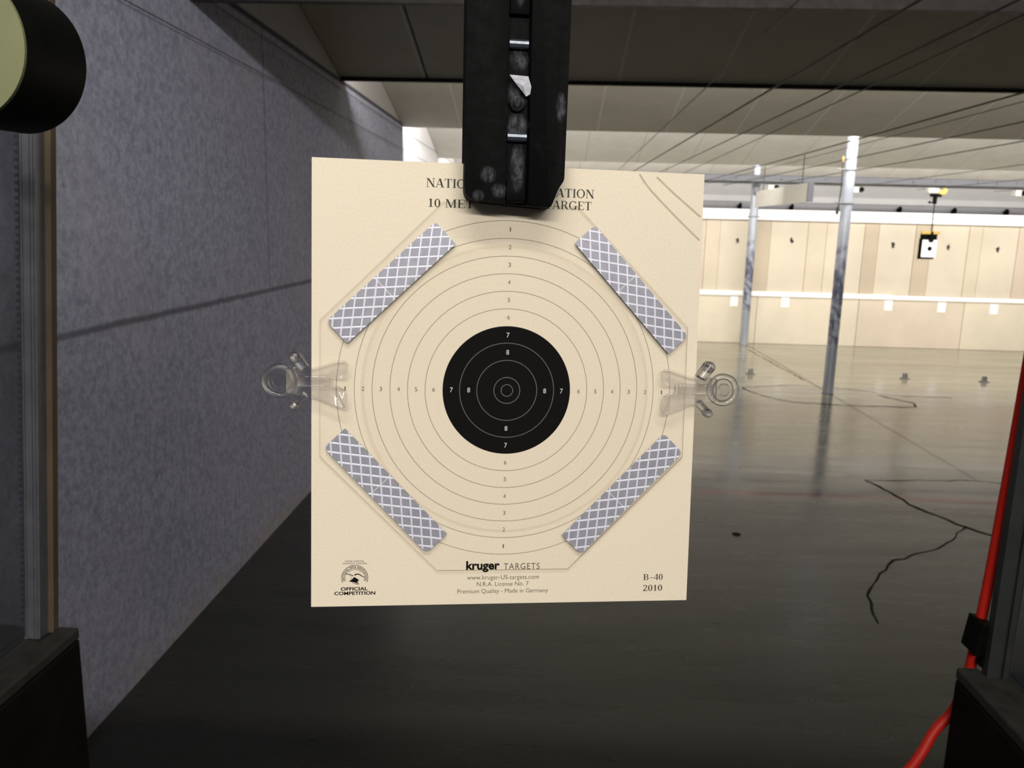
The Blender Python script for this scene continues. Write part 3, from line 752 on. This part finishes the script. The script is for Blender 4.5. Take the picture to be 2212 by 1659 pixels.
# ---------------------------------------------------------------- paper target assembly (local frame: x right, y up, z to the shooter)
TM = Matrix(((.9880, -.0061, .1543, -.0169), (.1541, .1041, -.9826, .3683), (-.0101, .9945, .1038, 1.4254), (0, 0, 0, 1)))
mm = .001
def at(x, y, z=0, rot=0): return TM @ Matrix.Translation((x*mm, y*mm, z*mm)) @ Matrix.Rotation(rot, 4, 'Z')
bm = NB()
MI = {n: i for i, n in enumerate(('card', 'ink', 'ink_ring', 'ink_num', 'ink_text', 'ink_white', 'ink_grey', 'corner_mark'))}
box(bm, (-.0888, -.1017, -.0004), (.0904, .1023, 0))
DI = {7: 59.5, 6: 75.5, 5: 91.5, 4: 107.5, 3: 123.5, 2: 139.5, 1: 155.5}
for kq, d in DI.items():
    if kq == 7: continue
    ring(bm, (d/2-.13)*mm, (d/2+.13)*mm, 2e-5, MI['ink_ring'], seg=240)
f = flat(bm, [(.02975*math.cos(2*math.pi*j/180), .02975*math.sin(2*math.pi*j/180)) for j in range(180)], 2e-5, MI['ink'])
for d, wd in ((43.9, .35), (28.0, .35), (12.1, .38), (5.4, .38)):
    ring(bm, (d/2-wd/2)*mm, (d/2+wd/2)*mm, 5e-5, MI['ink_grey'], seg=160)
for n in range(1, 9):
    rr = (25.7 if n == 7 else 17.75 if n == 8 else DI[n]/2-3.9)*mm
    hh = (1.9 if n < 7 else 2.2)*mm; wd = hh*.62 if n != 1 else hh*.3
    for ax, ay in ((0, 1), (0, -1), (1, 0), (-1, 0)):
        cx, cy = ax*rr, ay*rr
        put_text(bm, str(n), cx-wd/2, cx+wd/2, cy-hh/2, hh, 5e-5, MI['ink_num' if n < 7 else 'ink_white'], bold=.012 if n > 6 else 0)
zt = 3e-5
put_serif(bm, 'NATION', -.0385, -.0163, .0914, .0039, zt, MI['ink_text'])
put_serif(bm, 'CIATION', .0150, .0386, .0892, .0039, zt, MI['ink_text'])
put_serif(bm, '10 MET', -.0376, -.0166, .0826, .0037, zt, MI['ink_text'])
put_serif(bm, 'TARGET', .0158, .0375, .0838, .0038, zt, MI['ink_text'])
put_serif(bm, 'B-40', .0684, .0783, -.0914, .0030, zt, MI['ink_text'])
put_serif(bm, '2010', .0684, .0783, -.0968, .0030, zt, MI['ink_text'])
put_text(bm, 'kruger', -.0174, -.0015, -.0849, .0040, zt, MI['ink'], bold=.035)
put_text(bm, 'TARGETS', .0004, .0176, -.0851, .0029, zt, MI['ink_num'], bold=.004, spacing=1.15)
put_text(bm, 'www.kruger-US-targets.com', -.0169, .0173, -.0899, .0021, zt, MI['ink_num'])
put_text(bm, 'N.R.A. License No. 7', -.0122, .0125, -.0931, .0020, zt, MI['ink_num'])
put_text(bm, 'Premium Quality - Made in Germany', -.0213, .0220, -.0965, .0020, zt, MI['ink_num'])
put_text(bm, 'OFFICIAL', -.0754, -.0630, -.0942, .0016, zt, MI['ink'], bold=.03)
put_text(bm, 'COMPETITION', -.0783, -.0595, -.0963, .0016, zt, MI['ink'], bold=.03)
put_text(bm, 'NONE OFFICIAL', -.0734, -.0647, -.0807, .0008, zt, MI['ink_num'], bold=.01)
put_text(bm, 'WITHOUT THIS SEAL', -.0746, -.0632, -.0818, .0008, zt, MI['ink_num'], bold=.01)
# round seal: two arcs, curved lettering, a spread-winged bird
sc = (-.0690, -.0882)
for r0, r1 in ((5.85, 6.1), (4.4, 4.6)): ring(bm, r0*mm, r1*mm, zt, MI['ink_text'], R_(-22), R_(202), 60, sc)
def curve(X, Y, z):
    a = R_(196) - X*R_(212); r = (4.75+Y)*mm
    return (sc[0]+r*math.cos(a), sc[1]+r*math.sin(a), z)
put_text(bm, 'NATIONAL RIFLE ASSOCIATION', 0, 1, 0, .95, zt, MI['ink'], bold=.02, fn=curve)
ring(bm, 3.85*mm, 4.02*mm, zt, MI['ink_text'], R_(40), R_(140), 24, sc)
def sp(pts, mi='ink'): flat(bm, [(sc[0]+p[0]*mm, sc[1]+p[1]*mm) for p in pts], zt+2e-6*random.random(), MI[mi])
sp([(-4.3, 2.2), (-2.6, 1.9), (-.6, 1.1), (-.7, .75), (-2.5, 1.45), (-4.1, 1.85)])
sp([(-.3, 1.5), (.6, 2.0), (1.9, 1.95), (3.2, 1.1), (4.5, .2), (4.4, .0), (3.0, .75), (1.8, 1.5), (.7, 1.5), (.2, 1.0)])
sp([(-.3, .4), (.3, .1), (2.2, -1.2), (1.6, -1.35), (1.2, -2.0), (2.1, -3.0), (.9, -2.5), (-.3, -2.2), (-2.8, -1.6), (-1.5, -1.0)])
sp([(-2.2, .45), (-1.6, .5), (-1.2, .1), (-1.6, .2)], 'ink_text'); sp([(-2.3, -.95), (-1.6, -.9), (-1.2, -.5), (-1.6, -.55)])
sp([(-.9, -2.45), (1.6, -2.9), (2.2, -3.3), (.2, -2.95), (-2.0, -2.2)], 'ink_text')
# two grey marks across the upper right corner
ribbon(bm, spline([(.0594, .1012), (.0612, .0985), (.0640, .0951), (.0672, .0918), (.0775, .0822), (.0893, .0718)], 5), .0009, 4e-5, MI['corner_mark'])
ribbon(bm, [(.0676, .1001), (.0760, .0930), (.0894, .0826)], .0009, 4e-5, MI['corner_mark'])
t = obj('paper_target', bm, [M[n] for n in MI]); t.matrix_world = TM
tag(t, 'large cream paper target with black bullseye and numbered rings, held close to the viewer', 'paper target')

# clear octagonal plate clipped over the target
t = thing('clear_plate', 'clear octagonal plastic plate clipped over the large paper target', 'plastic plate', mat=at(0, 0))
OC = [(.085, .031), (.031, .085), (-.031, .085), (-.085, .031), (-.085, -.031), (-.031, -.085), (.031, -.085), (.085, -.031)]
bm = NB(); prism(bm, OC, .0004, .0014, 0, 1)
obj('sheet', bm, [M['clear'], M['clear_edge']], t)
bm = NB()
def circ(r, n=128): return [(r*math.cos(2*math.pi*i/n), r*math.sin(2*math.pi*i/n)) for i in range(n)]
va = [bm.verts.new((*p, .0015)) for p in circ(.0668)]; vb = [bm.verts.new((*p, .0026)) for p in circ(.0652)]
for i in range(128): bm.faces.new((va[i], va[(i+1) % 128], vb[(i+1) % 128], vb[i])).material_index = 1
bm.faces.new(vb); obj('raised_disc', bm, [M['clear'], M['clear_step']], t)

# reflective strips on its sloping sides
def strip(cx, cy, ang, L, W, cuts, label):
    p = [(-L/2, -W/2), (L/2, -W/2), (L/2, W/2), (-L/2, W/2)]
    bm = NB(); prism(bm, rounded([(a*mm, b*mm) for a, b in p], [c*mm for c in cuts], 3), .0014, .0018)
    o = obj('reflective_strip', bm, M['tape']); o.matrix_world = at(cx, cy, 0, R_(ang))
    tag(o, label, 'reflective tape', 'silver reflective strips on the clear plate')
strip(-53.5, 48.3, 43.6, 66.3, 13.4, (.4, .4, 2.0, 2.6), 'silver reflective strip at the upper left of the bullseye')
strip(57.4, 47.7, -47.2, 68.2, 12.6, (.6, .4, 2.4, 2.6), 'silver reflective strip at the upper right of the bullseye')
strip(-54.9, -47.1, -46.4, 68.0, 13.0, (2.6, 2.4, .4, .4), 'silver reflective strip at the lower left of the bullseye')
strip(56.2, -48.6, 45.6, 68.4, 13.2, (2.4, 2.6, 2.0, .4), 'silver reflective strip at the lower right of the bullseye')

# clear plastic spring clips
def clip(s, dy, label):
    t = thing('spring_clip', label, 'clip', (0, 0, 0), 'clear plastic clips', mat=at(s*88, dy, 0))
    def loc(x, y): return (-(x+88)*mm if s > 0 else (x+88)*mm, y*mm)   # written for the left clip
    out = [(-99, 9.2), (-88, 9.2), (-76, 13.2), (-72.6, 12.6), (-72.4, 7.2), (-75.2, 4.6), (-79, 6.0), (-79, 1.6), (-76, 1.4), (-72.8, -1.6), (-72.4, -7.2), (-74.6, -8.8), (-87, -3.4), (-99, -1.8)]
    rd = [1.5, 3, 2, 1.8, 1.6, 1.4, .8, .8, 1, 1.4, 1.8, 1.4, 3, 1.5]
    for nm, z0, z1 in (('front_jaw', 2.9, 5.2), ('back_jaw', -3.4, -1.0)):
        bm = NB(); prism(bm, rounded([loc(x, y) for x, y in out], [r*mm for r in rd], 4), z0*mm, z1*mm, bev=.6*mm)
        obj(nm, bm, M['plastic'], t, 50)
    cx, cy = loc(-101.7, 3.7)
    for nm, zc in (('finger_ring', 6.0),):
        bm = NB(); n = 48; rings = []
        for i in range(n):
            a = 2*math.pi*i/n; rr = []
            for j in range(12):
                b = 2*math.pi*j/12; R = (6.3+1.45*math.cos(b))*mm
                rr.append(bm.verts.new((cx+R*math.cos(a), cy+R*math.sin(a), (zc+2.4*math.sin(b))*mm)))
            rings.append(rr)
        for i in range(n):
            for j in range(12): bm.faces.new((rings[i][j], rings[(i+1) % n][j], rings[(i+1) % n][(j+1) % 12], rings[i][(j+1) % 12]))
        obj(nm, bm, M['plastic'], t, 60)
        bm = NB(); cyl(bm, (cx, cy, (zc-.7)*mm), (cx, cy, (zc+.7)*mm), 5.0*mm, seg=40); cyl(bm, (cx, cy, (zc+.75)*mm), (cx, cy, (zc+1.9)*mm), 3.2*mm, 2.6*mm, seg=32); obj('finger_pad', bm, M['plastic'], t, 40)
    bm = NB(); x0, y0 = loc(-94, 6.2); x1, y1 = loc(-80, 1.2)
    box(bm, (min(x0, x1), y1, 5.2*mm), (max(x0, x1), y0, 7.0*mm), bev=.5*mm); obj('spring_bar', bm, M['plastic'], t, 50)
    # spring loops: one above, one below
    bm = NB(); a, b = loc(-91.5, 9.0), loc(-95.4, 14.2)
    for dz in (1.2, 4.6):
        cyl(bm, (*a, dz*mm), (*b, dz*mm), 2.3*mm, 2.6*mm, seg=18); ball(bm, (*b, dz*mm), 2.65*mm)
    obj('spring_loop', bm, M['plastic'], t, 50)
    bm = NB(); a, b = loc(-91, -2.6), loc(-95.6, -7.6)
    for dz in (1.4, 4.4):
        cyl(bm, (*a, dz*mm), (*b, dz*mm), 1.6*mm, 1.7*mm, seg=16); ball(bm, (*b, dz*mm), 2.2*mm)
    obj('spring_loop', bm, M['plastic'], t, 50)
clip(-1, 0, 'clear plastic spring clip on the left edge of the paper target')
clip(1, -1.6, 'clear plastic spring clip on the right edge of the paper target')

# black carrier clamp that grips the top of the paper
t = thing('carrier_clamp', 'black metal carrier clamp gripping the top edge of the paper target', 'target carrier', mat=at(0, 86))
bm = NB()
zf = .0135
oc = [(-.0226, .165), (-.0221, -.0005), (-.0172, -.0012), (.0150, -.0032), (.0163, -.0032), (.0198, .0056), (.0219, .0085), (.0242, .165)]
def clamp_half(x_in):  # outline to each side of the slot
    return x_in
body = rounded(oc, [.003, .005, 0, 0, .0012, .002, .0015, .003], 5)
# front plate with a slot cut through it: built as left cheek, right cheek, top and bottom bridges
SLX0, SLX1, SLY0, SLY1 = -.0040, .0052, .0245, .0680
prism(bm, body, .0022, .0105, bev=0)
left = rounded([(-.0226, .165), (-.0221, -.0005), (-.0172, -.0014), (SLX0, -.0022), (SLX0, .165)], [.003, .005, 0, 0, 0], 6)
right = rounded([(SLX1, -.0028), (.0150, -.0032), (.0163, -.0032), (.0198, .0056), (.0219, .0085), (.0242, .165), (SLX1, .165)], [0, 0, .0012, .002, .0015, .003, 0], 5)
prism(bm, left, .0105, zf, bev=.0011, seg=3); prism(bm, right, .0105, zf, bev=.0011, seg=3)
box(bm, (SLX0+.0002, -.0018, .0105), (SLX1-.0002, .0085, zf), bev=.0010)
box(bm, (SLX0+.0002, .0780, .0105), (SLX1-.0002, .165, zf-.0004), bev=.0008)
obj('front_plate', bm, M['clamp'], t, 40)
bm = NB(); prism(bm, body, -.0105, -.0006, bev=.001); obj('rear_plate', bm, M['clamp'], t, 40)
bm = NB()
bm.free()
for yy in (.0265, .0660):
    bm = NB(); cyl(bm, (SLX0+.0004, yy, .0113), (SLX1-.0004, yy, .0113), .0021, seg=20); obj('spring_bar', bm, M['chrome'], t, 50)
bm = NB(); cyl(bm, (.0004, .0408, .0105), (.0004, .0408, .0122), .0037, .0033, seg=24); cyl(bm, (.0004, .0408, .0122), (.0004, .0408, .0127), .0020, .0016, seg=6); obj('bolt', bm, M['clamp'], t, 40)
def chip(pts, zz, mat, nm):
    bm = NB(); c0 = Vector((sum(p[0] for p in pts)/len(pts), sum(p[1] for p in pts)/len(pts)))
    cv = bm.verts.new((c0.x, c0.y, zz+.0003)); vs = [bm.verts.new((p[0], p[1], zz+random.uniform(0, .0002))) for p in pts]
    for i in range(len(vs)): bm.faces.new((cv, vs[i], vs[(i+1) % len(vs)]))
    obj(nm, bm, mat, t)
def rag(cx, cy, rx, ry, n=11): return [(cx+rx*random.uniform(.6, 1.1)*math.cos(2*math.pi*i/n), cy+ry*random.uniform(.6, 1.1)*math.sin(2*math.pi*i/n)) for i in range(n)]
chip([(-.0034, .0525), (.0048, .0522), (.0062, .0480), (.0058, .0447), (.0040, .0436), (.0025, .0455), (-.0015, .0500)], zf+.00005, M['scuff'], 'bare_chip')
bm = NB(); cyl(bm, (0, .16, .002), (0, .63, -.038), .007, seg=16); obj('hanger_rod', bm, M['cable'], t, 40)
bm = NB(); box(bm, (-.05, .585, -.09), (.05, .622, .02), bev=.006); obj('trolley', bm, M['grey_box'], t)
